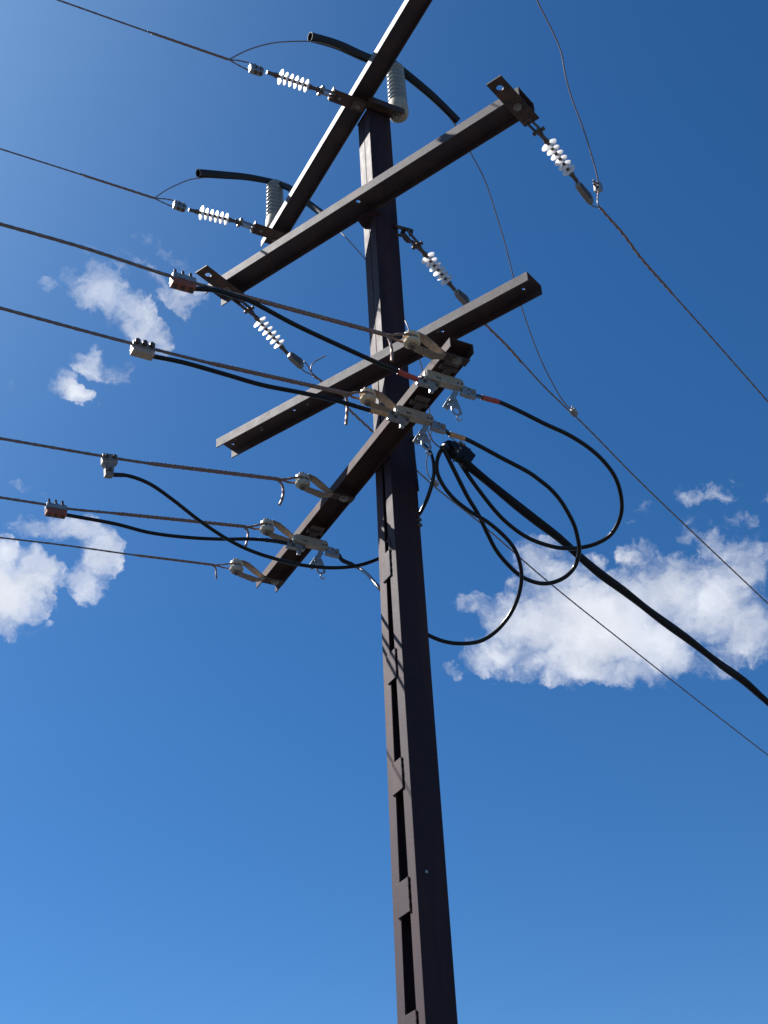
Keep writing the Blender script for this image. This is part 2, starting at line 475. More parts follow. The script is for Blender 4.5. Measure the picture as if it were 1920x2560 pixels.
# crossarm: steel channel, flanges pointing down. d along, n towards the camera side
def crossarm(d, n, P0, u1, u2, w, zb, fl, label, m='arm_steel', holes=()):
    t = .008; b = MB()
    prof = [(0, 0), (w, 0), (w, fl), (0, fl)]
    out = [(w, zb), (w, zb+fl), (0, zb+fl), (0, zb), (t, zb), (t, zb+fl-t), (w-t, zb+fl-t), (w-t, zb)]
    a = [P0+d*u1+n*x+Z*y for x, y in out]; c = [P0+d*u2+n*x+Z*y for x, y in out]
    k = len(out)
    b.add(a+c, [tuple(range(k)), tuple(range(2*k-1, k-1, -1))]+[(i, i+k, (i+1) % k+k, (i+1) % k) for i in range(k)])
    o = b.build('crossarm', m, pole, bevel=.003)
    o['label'] = label
    return o
GAP = .011
armA = crossarm(uL, nL, Q+nL*GAP, -1.75, 1.63, .148, 9.94, .072, 'topmost crossarm, steep in the photo and cut by the top edge')
armD = crossarm(az(-28.8), az(-118.8), Q+nL*GAP, -1.045, 1.70, .150, 6.735, .066, 'lowest crossarm, carrying the spool insulators and fuse switches', 'arm_worn')
armB = crossarm(uB, nB, Q+nB*GAP, -1.33, 1.44, .180, 8.845, .078, 'second crossarm from the top, with a holed plate at each end')
uC, nC = az(-54.5), az(-144.5)
armC = crossarm(uC, nC, Q+nC*GAP, -1.18, 1.285, .158, 7.355, .072, 'third crossarm from the top, bare, behind the lowest one')
def sub(b, name, m, par, **k):
    o = b.build(name, m, par, **k); return o
def drill(o, holes):
    off = Vector(pole.location); import bmesh
    for P, r in holes:
        bm = bmesh.new(); bmesh.ops.create_cone(bm, cap_ends=True, segments=18, radius1=r, radius2=r, depth=.05)
        me = bpy.data.meshes.new('t'); bm.to_mesh(me); bm.free()
        c = bpy.data.objects.new('t', me); scene.collection.objects.link(c); c.location = tuple(P)
        md = o.modifiers.new('b', 'BOOLEAN'); md.object = c; md.operation = 'DIFFERENCE'; md.solver = 'EXACT'
        bv = o.modifiers.get('bevel'); bv.show_viewport = False
        bpy.context.view_layer.update()
        new = bpy.data.meshes.new_from_object(o.evaluated_get(bpy.context.evaluated_depsgraph_get()))
        bv.show_viewport = True
        o.modifiers.remove(md); o.data = new
        bpy.data.objects.remove(c)
drill(armB, [(onh(895, 503, 8.92), .014)])
drill(armC, [(onh(x, y, 7.424), .009) for x, y in ((1106, 828), (1308, 722), (735, 1025), (582, 1110))])
# brackets and bolts
b = MB(); b.prism([onh(x, y, 8.832) for x, y in ((893, 548), (903, 563), (915, 574), (931, 584), (950, 575), (950, 530), (905, 530))], Z*.010)
sub(b, 'gusset_plate', 'painted_steel', armB)
def bolt(par, P, ax, r=.016, l=.02, m='weathered_alloy', name='bolt'):
    b = MB(); ax = unit(ax); b.lathe([(0, r*1.5), (.003, r*1.5), (.0031, r), (l, r)], P, ax, 6); return b.build(name, m, par)
# end plates with holes on the second arm
for s, uc in (('r', -1.272), ('l', 1.270)):
    b = MB(); hw = .056
    out = [WB(uc-hw, .40, 8.833), WB(uc+hw, .40, 8.833), WB(uc+hw, .25, 8.833), WB(uc-hw, .25, 8.833)]
    b.ring_plate(out, WB(uc+.004, .325, 8.833), .023, Z*.009)
    b.box(WB(uc, .105, 8.833), (uB, nB, Z), (hw, .145, .0045))
    pl = sub(b, 'end_plate', 'rusty_plate', armB)
    bolt(armB, WB(uc, .13, 8.828), -Z, .02, .022)
# clevis strips holding the top arm's strain strings
for a_ in (.0, 1.447):
    b = MB(); hw = .053
    b.prism([W(a_-hw, .30, 9.928), W(a_+hw, .30, 9.928), W(a_+hw, .03, 9.928), W(a_-hw, .03, 9.928)], Z*.009)
    b.prism([W(a_-hw, .30, 9.932), W(a_+hw, .30, 9.932), W(a_+hw*.9, .30, 9.965), W(a_-hw*.9, .30, 9.965)], nL*.009)
    sub(b, 'end_plate', 'rusty_plate', armA)
    bolt(armA, W(a_, .235, 9.924), -Z, .010, .012)
b = MB(); b.box(W(.0, .085, 9.918), (uL, nL, Z), (.040, .045, .007)); sub(b, 'washer_plate', 'hardware', armA)
bolt(armA, W(.0, .085, 9.911), -Z, .014, .018); bolt(armA, W(1.50, .09, 9.93), -Z, .02, .014)
# bolts, clips under the lowest arm
aSP = [-.967, -.429, .473, 1.028, 1.549]
for a_ in aSP:
    bolt(armD, W(a_, .080, 6.7215), -Z, .021, .016)
for u_, n_ in ((.55, .10), (.95, .09), (1.15, .13), (-.5, .12), (-1.0, .14)):
    P = Q+uC*u_+nC*n_+Z*7.40; bolt(armC, P, -Z, .008, .02)
# short bracket carrying the post insulator behind the pole top
b = MB(); b.box(W(-.033, -.113, 9.955), (uL, nL, Z), (.052, .145, .012)); b.box(W(-.083, -.113, 9.93), (uL, nL, Z), (.004, .145, .02))
brk = b.build('bracket', 'rusty_plate', pole, bevel=.002)
bolt(brk, W(-.02, -.225, 9.944), -Z, .022, .025)

# ------------------------------------------------------------------ strain insulators
def strain(P0, nrm, px, kind, label, roll=0):
    """px: attach, shed nearest the arm, shed farthest, clamp start, clamp end"""
    A, S1, S2, C1, C2 = [onp(*q, P0, nrm) for q in px]
    ax = unit(S2-S1); L1 = (S1-A) @ ax
    o = thing('strain_insulator', A, label, 'insulator', 'strain insulators dead-ending the high wires')
    side = unit(np.cross(ax, Z)); upv = np.cross(side, ax)
    # rod ends
    b = MB(); b.lathe([(-.10, .011), (-.095, .014), (-.03, .014), (-.02, .019), (0, .019), (.005, .013)], S1-ax*.02, ax, 16)
    b.build('end_fitting', 'hardware', o, smooth=True)
    b = MB(); b.lathe([(0, .013), (.005, .019), (.03, .019), (.04, .014), (.09, .014)], S2+ax*.015, ax, 16)
    b.build('end_fitting', 'hardware', o, smooth=True)
    b = MB(); b.cyl(S1-ax*.02, S2+ax*.02, .012, 16); b.build('rod', 'rod_brown', o, smooth=True)
    for k in range(6):
        c = S1+(S2-S1)*k/5
        big = .058 if ((kind == 'wedge' and k == 0) or (kind == 'bolted' and k == 5)) else .049
        sg = 1 if kind == 'wedge' else -1
        prof = [(-.0035, .0125), (-.0025, .018), (.0005, big*.9), (.0022, big*.985), (.0042, big), (.0062, big*.975), (.0062, big*.88), (.0035, .018), (.0045, .0125)]
        if sg < 0: prof = [(-d, r) for d, r in prof][::-1]
        b = MB(); b.lathe(prof, c, ax, 28)
        b.build('shed', 'silicone', o, smooth=True)
    # shackle between the arm and the rod
    sh0 = S1-ax*.12
    b = MB()
    for sgn in (-1, 1):
        b.box((A+sh0)/2+side*sgn*.017, (unit(sh0-A), side, np.cross(unit(sh0-A), side)), (np.linalg.norm(sh0-A)/2+.015, .004, .013))
    b.cyl(sh0-side*.036, sh0+side*.036, .009, 10)
    b.cyl(A-side*.034, A+side*.034, .009, 10)
    b.hexbolt(sh0+side*.03, sh0+side*.042, .015); b.hexbolt(sh0-side*.042, sh0-side*.03, .015)
    b.build('shackle', 'galvanised' if kind == 'bolted' else 'hardware', o)
    b = MB(); b.box(sh0+ax*.012, (ax, side, upv), (.03, .011, .02)); b.build('clevis', 'hardware', o, bevel=.004)
    cx = unit(C2-C1); cs = unit(np.cross(cx, Z)); cu = np.cross(cs, cx); Lc = np.linalg.norm(C2-C1)
    if kind == 'wedge':
        b = MB(); pts = []
        for t, hgt in ((-.02, .012), (.0, .022), (.10, .038), (.80, .047), (1.0, .036), (1.06, .0)):
            pts.append(C1+cx*Lc*t+cu*hgt)
        low = [C1+cx*Lc*t-cu*h for t, h in ((1.0, .036), (.80, .044), (.10, .030), (.0, .02), (-.02, .012))]
        b.prism(pts+low, cs*.034); b.build('wedge_clamp', 'weathered_alloy', o, bevel=.006)
        b = MB(); b.prism([p+cs*.0205 for p in [C1+cx*Lc*.12+cu*.02, C1+cx*Lc*.8+cu*.03, C1+cx*Lc*.8-cu*.028, C1+cx*Lc*.12-cu*.018]], cs*.006)
        b.build('wedge', 'hardware', o, bevel=.002)
    else:
        b = MB()
        b.prism([C1-cu*.018, C1+cu*.018, C1+cx*Lc*.25+cu*.030, C1+cx*Lc+cu*.036, C1+cx*Lc-cu*.030, C1+cx*Lc*.25-cu*.032], cs*.045)
        b.build('bolted_clamp', 'galvanised', o, bevel=.005)
        b = MB()
        for t in (.25, .62):
            p = C1+cx*Lc*t
            b.cyl(p-cu*.05-cs*.012, p+cu*.045-cs*.012, .006, 8); b.hexbolt(p-cu*.046-cs*.012, p-cu*.032-cs*.012, .014); b.cyl(p-cs*.034, p+cs*.034, .007, 8)
        b.build('u_bolt', 'hardware', o)
    return o
R1P = WB(-1.259, 0, 8.83); R3P = WB(1.293, 0, 8.83); R2P = W(0, -.199, 8.79)
strain(R1P, uB, ((1318, 300), (1372.5, 361.6), (1421, 425), (1443, 461), (1478, 503)), 'wedge', 'white six-shed strain insulator hanging from the right tip of the second crossarm')
strain(R3P, uB, ((583, 742), (649, 804), (697, 859), (723, 888), (755, 913)), 'wedge', 'white six-shed strain insulator hanging below the left tip of the second crossarm')
strain(R2P, uB, ((1012, 577), (1069, 644), (1115, 699), (1140, 731), (1170, 758)), 'wedge', 'half-shaded strain insulator hooked to the eye on the pole\'s right side')
a1, a2 = 0.0, 1.447
P1, P2 = W(a1, 0, 9), W(a2, 0, 9)
strain(P1, uL, ((842, 240), (765, 214), (701, 192), (658, 181), (624, 170)), 'bolted', 'white strain insulator left of the pole top, the highest one in view')
strain(P2, uL, ((632, 568), (565, 547.6), (503, 532), (465, 522), (434, 511)), 'bolted', 'white strain insulator off the lower left tip of the top crossarm')
# eye hook on the pole for the middle string
b = MB()
p0, p1, p2 = [onp(*q, R2P, uB) for q in ((990, 566), (1030, 577), (1002, 589))]
b.tube([W(0.02, -.17, 8.80), p0, onp(1018, 574, R2P, uB), p1, onp(1026, 587, R2P, uB)], .013, 10)
b.tube([onp(1010, 583, R2P, uB), onp(1009, 592, R2P, uB), onp(1018, 603, R2P, uB), onp(1030, 604, R2P, uB), onp(1036, 608, R2P, uB)], .012, 10)
b.tube([W(0.03, -.17, 8.72), onp(996, 587, R2P, uB), onp(1006, 590, R2P, uB)], .011, 8)
b.build('eye_hook', 'rusty_plate', pole, smooth=True)

# ------------------------------------------------------------------ post insulators
def post_ins(P, h, r, label):
    o = thing('post_insulator', P, label, 'insulator', 'ribbed post insulators')
    cap = .15
    prof = [(0, r*.80), (.015, r*.98), (.04, r*1.05), (.11, r*1.03), (cap, r*.94)]
    b = MB(); b.lathe(prof, P, Z, 36); b.build('base_cap', 'cap_cement', o, smooth=True)
    prof = []; n = 9; hh = h-cap-.02
    for k in range(n):
        z = cap+hh*k/n; t = k/n; rr = r*(1-.06*t)
        for q, f in ((0, .86), (.18, .97), (.38, 1.0), (.62, .985), (.85, .90)):
            prof.append((z+hh/n*q, rr*f))
    prof += [(cap+hh, r*.78), (cap+hh+.01, r*.55), (h, r*.35)]
    b = MB(); b.lathe(prof, P, Z, 40); b.build('ribbed_body', 'porcelain', o, smooth=True)
    b = MB(); b.lathe([(h-.005, r*.30), (h+.025, r*.28), (h+.03, r*.2)], P, Z, 18); b.build('top_groove', 'hardware', o, smooth=True)
    return o
I1 = onh(997, 292, 9.975); 
I2 = W(1.49, .095, 10.014)
def topof(P, ypx):       # height at which the vertical through P crosses image row ypx
    lo, hi = P[2], P[2]+1.2
    for _ in range(40):
        mid = (lo+hi)/2; v = P+Z*(mid-P[2])-CAM
        y = 1280-F_PX*(v @ up)/(v @ fw)
        if y > ypx: lo = mid
        else: hi = mid
    return lo
h1 = topof(I1, 166)-I1[2]; h2 = topof(I2, 458)-I2[2]
post_ins(I1, h1, .073, 'ribbed porcelain post insulator standing behind the pole top')
post_ins(I2, h2, .075, 'ribbed porcelain post insulator on the lower left end of the top crossarm')

# ------------------------------------------------------------------ overhead wires
def ext(P, d, n, L_, rise):      # carry a wire on beyond the frame
    d = unit(d); out = []
    for k in range(1, n+1):
        s = L_*k/n; out.append(P+d*s+Z*rise*s*s)
    return out
def wire(name, pts, r, label, cat, lay=.10, group=None, m='conductor', par=None, lobes=6, seg=12, step=None):
    b = MB(); b.tube(pts, r, seg, step, lobes, lay)
    o = b.build(name, m, par, smooth=True, loc=None if par is not None else pts[0])
    if par is None: tag(o, label, cat, group)
    return o
def mapL(a, pts): return [onp(*q, W(a, 0, 0), uL) for q in pts]
def mapR(P, pts): return [onp(*q, P, uB) for q in pts]
def line_thing(pts, r, label, group, far_len=22, rise=.0012, lobes=6):
    """pts[0] is the farthest in-frame point; the wire is carried on past the frame"""
    o = thing('power_line', pts[-1], label, 'power line', group)
    e = ext(pts[0], pts[0]-pts[1], 5, far_len, rise)[::-1]
    b = MB(); b.tube(e+[pts[0]], r, 8, .3, 0, smooth=False); 
    b.tube(pts, r, 12, .018, lobes, .10); b.build('strand', 'conductor', o, smooth=True)
    return o
GL, GT, GR = 'low voltage wires arriving from the left', 'high voltage wires arriving from the left', 'high voltage wires leaving to the right'
# top left wires
def top_line(a, far, gs, j, ends, label, jump):
    P = mapL(a, [far, gs, j]); o = line_thing(P, .0055, label, GT)
    g = mapL(a, [gs, j]); d = unit(g[1]-g[0])
    b = MB(); b.tube([g[0], g[1]], .0085, 12, .012, 5, .06, smooth=False)
    b.tube([g[0]-d*.03+Z*.006, g[0]+d*.03+Z*.008, g[0]+d*.1+Z*.004], .004, 6); b.build('preformed_grip', 'grip', o, smooth=True)
    e = mapL(a, ends); b = MB()
    b.tube([g[1], (g[1]*.5+e[0]*.5)+Z*.006, e[0]], .0048, 10, .015, 4, .05); b.tube([g[1], (g[1]+e[1])/2-Z*.004, e[1]], .0048, 10, .015, 4, .05)
    b.build('loop_leg', 'conductor', o, smooth=True)
    return o, g[1]
t1, J1 = top_line(a1, (145, 0), (379, 82.5), (572, 149), ((622, 157), (624, 177)), 'thin wire crossing the top left corner of the picture', None)
t2, J2 = top_line(a2, (0, 372), (208, 438), (386, 495.5), ((434, 501), (432, 517)), 'thin wire from the left edge to the top crossarm\'s lower tip', None)

# right-hand wires
def right_line(P, far, pts, r, label, grip=None, legs=()):
    q = mapR(P, [far]+pts); o = line_thing(q, r, label, GR)
    if grip:
        g = mapR(P, grip); b = MB(); b.tube(g, .0085, 12, .012, 3, .075, depth=.22); b.build('preformed_grip', 'grip', o, smooth=True)
    for lg in legs:
        g = mapR(P, lg); b = MB(); b.tube(g, .0048, 10, .015, 4, .05); b.build('loop_leg', 'conductor', o, smooth=True)
    return o
right_line(R1P, (1920, 1004.5), [(1771, 835), (1680, 733), (1600, 642), (1558, 585), (1520, 542), (1500, 519)], .006, 'wire from the right tip of the second crossarm to the right edge',
           [(1680, 733), (1600, 642), (1558, 585), (1520, 542), (1500, 519)], [[(1502, 522), (1495, 510), (1494, 498), (1496, 478)], [(1500, 519), (1488, 517), (1479, 512), (1474, 503)]])
right_line(R2P, (1920, 1509), [(1600, 1204), (1457, 1058.6), (1364, 970), (1263, 860), (1218.5, 816), (1190, 783)], .006, 'wire from the pole\'s eye hook to the right edge, middle of three',
           [(1305, 906.7), (1263, 860), (1218.5, 816), (1190, 783)], [[(1190, 783), (1184, 770), (1180, 762), (1172, 757)], [(1190, 783), (1192, 766), (1200, 752), (1203, 745)]])
right_line(R3P, (1920, 1888), [(1780.6, 1780), (1578, 1620.6), (1371, 1455), (1195, 1303), (1094, 1223), (1037, 1172), (931, 1078), (868, 1019), (809, 958), (780, 934)], .006,
           'long thin wire passing behind the pole down to the lower right edge', [(931, 1078), (868, 1019), (809, 958), (784, 939)],
           [[(784, 939), (768, 932), (758, 926), (752, 918)], [(784, 939), (775, 925), (768, 912), (760, 903)], [(780, 934), (777, 920), (786, 905), (800, 897), (814, 889)]])
# ------------------------------------------------------------------ hot line clamps on the right-hand wires
def hot_clamp(P, ax, label, sc=1.0, upax=None):
    ax = unit(ax); s = unit(np.cross(ax, Z)); u = np.cross(s, ax)
    o = thing('wire_clamp', P, label, 'clamp', 'bolted wire clamps on the right-hand lines')
    b = MB()
    b.prism([P+(ax*x+u*y)*sc for x, y in ((-.035, .012), (-.02, .022), (.02, .020), (.04, .008), (.045, -.012), (.02, -.024), (-.02, -.022), (-.035, -.010))], s*.034*sc)
    b.build('clamp_body', 'galvanised', o, bevel=.004)
    b = MB(); b.prism([P+(ax*x+u*y)*sc+s*.022*sc for x, y in ((-.028, .016), (.03, .010), (.03, -.012), (-.028, -.014))], s*.012*sc); b.build('keeper', 'tan_block', o, bevel=.003)
    for t in (-.014, .022):
        b = MB(); p = P+ax*t*sc
        b.cyl(p, p+u*.055*sc+s*.008, .0055*sc, 8); b.hexbolt(p+u*.018*sc, p+u*.028*sc, .012*sc); b.build('bolt', 'hardware', o)
    return o
K1 = onp(1497, 468, R1P, uB); K2 = onp(1433, 1031, R2P, uB); K3 = onp(1086, 1208, R3P, uB)
hot_clamp(K1, onp(1497, 500, R1P, uB)-onp(1496, 440, R1P, uB), 'shiny clamp beside the wedge end of the right tip insulator', 1.15)
hot_clamp(K2, onp(1457, 1058, R2P, uB)-onp(1405, 1008, R2P, uB), 'small bolted clamp out on the middle right wire, against open sky', 1.0)
hot_clamp(K3, onp(1195, 1303, R3P, uB)-onp(1037, 1172, R3P, uB), 'clamp on the long low wire just right of the pole', 1.0)

# ------------------------------------------------------------------ jumpers with guard tubes over the post insulators
T1P = I1+Z*(h1+.01); T2P = I2+Z*(h2+.02)
def pr(P):
    v = P-CAM; return (960+F_PX*(v @ rt)/(v @ fw), 1280-F_PX*(v @ up)/(v @ fw))
def dpt(x, y, dep): return CAM+ray(x, y)*dep
def dep(P): return float((P-CAM) @ fw)
def curve_dep(px, d0, d1, mids=None):
    """pixels with depths running evenly from d0 to d1"""
    L_ = [0]
    for i in range(1, len(px)): L_.append(L_[-1]+math.dist(px[i], px[i-1]))
    return [dpt(x, y, d0+(d1-d0)*l/L_[-1]) for (x, y), l in zip(px, L_)]
def jumper(px1, iT, px2, dend, guard1, guard2, J, label, glabel, r=.0048):
    d0 = dep(J); dT = dep(iT)
    left = curve_dep(px1, d0, dT); right = curve_dep(px2, dT, dend)
    o = thing('jumper_wire', left[0], label, 'jumper wire', 'jumper wires over the post insulators')
    b = MB(); b.tube(left+right[1:], r, 8, .03, 0); b.build('strand', 'conductor', o, smooth=True)
    return left, right
# guard tubes
def guard(pts, r1, label, notch=None, r2=None):
    o = thing('cable_guard', pts[0], label, 'cable guard', 'black guard tubes over the jumpers')
    b = MB()
    P = spline([np.asarray(p) for p in pts]); A = np.array(P)
    L_ = [0]
    for i in range(1, len(P)): L_.append(L_[-1]+np.linalg.norm(P[i]-P[i-1]))
    n = 60; S = np.linspace(0, L_[-1], n); C = np.stack([np.interp(S, L_, A[:, k]) for k in range(3)], 1)
    Tn = np.gradient(C, axis=0); Tn /= np.linalg.norm(Tn, axis=1)[:, None]
    seg = 20; vs = []; fs = []
    for i in range(n):       # a tube split along its underside, thin wall
        e = unit(np.cross(Tn[i], Z)); g = np.cross(e, Tn[i])
        rr = r1 if r2 is None else r1+(r2-r1)*i/(n-1)
        for wall in (0, .003):
            for k in range(seg):
                th = -math.pi/2+R(14)+(2*math.pi-R(28))*k/(seg-1)
                vs.append(C[i]+(e*math.cos(th)+g*math.sin(th))*(rr-wall))
    w = 2*seg
    for i in range(n-1):
        for k in range(seg-1):
            fs.append((i*w+k, i*w+k+1, (i+1)*w+k+1, (i+1)*w+k)); fs.append((i*w+seg+k, (i+1)*w+seg+k, (i+1)*w+seg+k+1, i*w+seg+k+1))
        for k in (0, seg-1): fs.append((i*w+k, (i+1)*w+k, (i+1)*w+seg+k, i*w+seg+k))
    for i in (0, n-1):
        for k in range(seg-1): fs.append((i*w+k, i*w+k+1, i*w+seg+k+1, i*w+seg+k))
    b.add(vs, fs); b.build('split_tube', 'guard_rubber', o, smooth=True)
    # lip folded out along the slit
    b = MB()
    for s_ in (-1, 1):
        lip = []
        for i in range(0, n, 4):
            e = unit(np.cross(Tn[i], Z)); g = np.cross(e, Tn[i]); th = -math.pi/2+s_*R(14)
            rr = r1 if r2 is None else r1+(r2-r1)*i/(n-1)
            lip.append(C[i]+(e*math.cos(th)+g*math.sin(th))*(rr-.001))
        b.tube(lip, .0032, 6, .05)
    b.build('lip', 'guard_rubber', o, smooth=True)
    return o
dJ1, dT1 = dep(J1), dep(T1P); dK2 = dep(K2); pt1 = pr(T1P)
jl = curve_dep([(572, 149), (620, 125), (680, 108), (740, 103.5), (790, 105), (850, 122), (923, 150), pt1], dJ1, dT1)
jr = curve_dep([pt1, (1018, 197), (1077, 238), (1119, 294), (1140, 315), (1176, 380.6), (1212, 450), (1237.5, 526), (1263, 610.5), (1286, 703), (1305, 771), (1330, 843), (1355.6, 907), (1381, 957), (1406, 1000), (1431, 1028)][0:1]+
               [(1018, 196), (1070, 236), (1110, 278), (1140, 315), (1176, 380.6), (1212, 450), (1237.5, 526), (1263, 610.5), (1286, 703), (1305, 771), (1330, 843), (1355.6, 907), (1381, 957), (1406, 1000), (1431, 1028)], dT1, dK2)
wire('jumper_wire', jl+jr[1:], .0048, 'jumper from the highest left wire over the pole top to the middle right wire', 'jumper wire', group='bare jumper wires', lobes=0, seg=8)
guard([dpt(775, 92, dep(jl[4])), dpt(843, 112, dep(jl[5])), dpt(923, 147, dep(jl[6])), T1P+Z*.005], .035, 'black split tube arching left from the pole top insulator')
guard([T1P+Z*.005, dpt(1077, 237, dep(jr[2])), dpt(1145, 303, dep(jr[4]))], .034, 'black split tube sloping right from the pole top insulator', r2=.028)
dJ2, dT2 = dep(J2), dep(T2P); pt2 = pr(T2P); dK3 = dep(K3)
jl2 = curve_dep([(386, 495.5), (416, 475), (445, 461), (470, 450.6), (500, 445), (560, 444), (620, 449), pt2], dJ2, dT2)
backy = dep(onY(960, 700, 7.45))
jr2 = curve_dep([pt2, (727, 472), (766, 504), (806, 537), (853.5, 582), (885, 616), (910.5, 645.5), (965, 718), (1010.5, 796), (1023, 825)], dT2, 9.9)
jr3 = curve_dep([(1023, 825), (1040, 870), (1050, 903), (1056.5, 927), (1073, 1022), (1076, 1060), (1077, 1085), (1071, 1130), (1066, 1155), (1069, 1183), (1080, 1203)], 9.9, dK3)
wire('jumper_wire', jl2+jr2[1:]+jr3[1:], .0045, 'jumper from the second left wire passing behind the pole to the low clamp', 'jumper wire', group='bare jumper wires', lobes=0, seg=8)
guard([dpt(495, 433, dep(jl2[4])), dpt(559, 437.6, dep(jl2[5])), dpt(618.7, 443, dep(jl2[6])), T2P-Z*.005-unit(T2P-jl2[6])*0.02], .034, 'black split tube reaching left from the lower left post insulator', r2=.024)
guard([T2P-Z*.005, dpt(727, 472, dep(jr2[1])), dpt(766, 504, dep(jr2[2])), dpt(808, 536, dep(jr2[3]))], .026, 'black split tube running from the lower left post insulator behind the crossarm')
wire('jumper_wire', [W(-1.64, .08, 10.02), W(-1.62, .06, 10.30)]+curve_dep([(1330, -40), (1342.5, 0), (1377, 69), (1402, 127), (1412, 180), (1419, 211), (1437, 266), (1462, 332), (1478, 385), (1491, 430), (1496, 458)], 9.55, dep(K1)),
     .0048, 'jumper dropping from the top edge to the shiny clamp at upper right', 'jumper wire', group='bare jumper wires', lobes=0, seg=8)

# ------------------------------------------------------------------ spool insulators on the lowest crossarm
SN = .362; SZ = 6.772
def spool(a, label, tan=False):
    c = W(a, SN, SZ)
    o = thing('spool_insulator', c, label, 'insulator', 'spool insulators along the lowest crossarm')
    prof = [(-.040, .020), (-.039, .033), (-.030, .043), (-.016, .045), (-.008, .040), (-.004, .032), (.004, .032), (.008, .040), (.016, .045), (.030, .043), (.039, .033), (.040, .020)]
    b = MB(); b.lathe([(z, r*1.07 if r > .035 else r) for z, r in prof], c, Z, 32); b.build('spool', 'spool_tan' if tan else 'spool_porcelain', o, smooth=True)
    b = MB(); b.cyl(c-Z*.06, c+Z*.06, .007, 10); b.hexbolt(c-Z*.062, c-Z*.050, .013); b.hexbolt(c+Z*.050, c+Z*.062, .013); b.build('bolt', 'hardware', o)
    t = .0055; zt = 6.7275
    for sg in (1, -1):
        b = MB()
        if sg > 0: path = [(SN+.026, SZ+.047), (SN-.03, SZ+.048), (SN-.075, SZ+.038), (.215, zt+.034), (.163, zt+.003)]
        else: path = [(SN+.022, SZ-.047), (SN-.03, SZ-.054), (SN-.085, SZ-.062), (.225, zt-.026), (.163, zt-.004)]
        wd = [.040, .052, .058, .050]
        for i in range(len(path)-1):
            (n0, z0), (n1, z1) = path[i], path[i+1]
            d = unit(np.array([n1-n0, z1-z0])); pn = np.array([-d[1], d[0]])*t/2; e = d*.002
            q = [(n0-e[0]+pn[0], z0-e[1]+pn[1]), (n1+e[0]+pn[0], z1+e[1]+pn[1]), (n1+e[0]-pn[0], z1+e[1]-pn[1]), (n0-e[0]-pn[0], z0-e[1]-pn[1])]
            b.prism([W(a, x, y) for x, y in q], uL*wd[i])
        b.build('strap', 'strap_rust', o)
    b = MB(); b.box(W(a, .092, zt-.0005), (uL, nL, Z), (.030, .079, .0052)); b.build('strap_tail', 'rusty_plate', o, bevel=.001)
    return o
SP = [spool(aSP[0], 'tan spool insulator at the near right end of the lowest crossarm', True),
      spool(aSP[1], 'tan spool insulator just left of the fuse switch with tan tape', True),
      spool(aSP[2], 'grey-green spool insulator on the lowest crossarm, left of the pole', False),
      spool(aSP[3], 'grey spool insulator beside the leftmost fuse switch', False),
      spool(aSP[4], 'grey spool insulator at the far left tip of the lowest crossarm', False)]

# ------------------------------------------------------------------ low voltage wires
def lv(a, far, mids, gs, joint, w1, w2, tail, r, rg, label, tails_r=None):
    P = mapL(a, [far]+mids+[gs, joint]); o = line_thing(P, r, label, GL)
    g = mapL(a, [gs, joint]); d = unit(g[1]-g[0])
    b = MB(); b.tube([g[0], g[1]], lambda t: rg*(.75+.25*min(1, t*25)), 12, .012, 6, .055, smooth=False)
    b.build('preformed_grip', 'grip', o, smooth=True)
    c = W(a, SN, SZ); zq = SZ
    b = MB()
    for sgn in (1, -1):       # the two legs that pass round the spool's groove
        s0 = W(a+sgn*.034, SN, zq); 
        b.tube([g[1]-d*.04, g[1]+d*.03+uL*sgn*.006, (g[1]+s0)/2+uL*sgn*.008, W(a+sgn*.034, SN+.03, zq), s0], rg*.62, 10, .012, 4, .05)
    arc = [W(a+.035*math.cos(t), SN-.035*math.sin(t), zq) for t in np.linspace(0, math.pi, 9)]
    b.tube(arc, rg*.62, 10, .012, 4, .05)
    b.build('loop_leg', 'grip', o, smooth=True)
    tl = mapL(a, tail); b = MB(); b.tube([g[1]-d*.02]+tl, rg*.72, 10, .012, 5, .055); b.build('tail', 'grip', o, smooth=True)
    return o
lv(aSP[0], (0, 560), [(211, 620), (425, 690)], (590, 736), (961, 836), (), (), [(969, 842), (977, 862), (980, 882), (980, 902)], .0083, .0115, 'thick brown wire from the left edge to the rightmost spool')
lv(aSP[1], (0, 770), [(217, 829), (325, 857.5)], (522, 907), (858, 982), (), (), [(864, 992), (868, 1015), (867, 1040), (865, 1061)], .0083, .0115, 'brown wire ending at the spool left of the tan-taped fuse switch')
lv(aSP[2], (0, 1096), [(252, 1139.5)], (369, 1158), (697, 1198), (), (), [(702, 1207), (708, 1224), (706, 1245), (699, 1262)], .0080, .0115, 'brown wire with the hanging tap block, ending at the grey-green spool')
lv(aSP[3], (0, 1243.6), [(111, 1261), (165, 1271)], (285, 1283), (614, 1316.5), (), (), [(618, 1325), (620, 1340), (617, 1355), (613, 1369)], .0075, .0105, 'second lowest left wire, with the red-bottomed connector')
lv(aSP[4], (0, 1344), [(168, 1364)], (336, 1387.5), (533, 1412), (), (), [(538, 1418), (540, 1432), (541, 1447)], .0052, .0078, 'lowest and thinnest wire from the left edge')

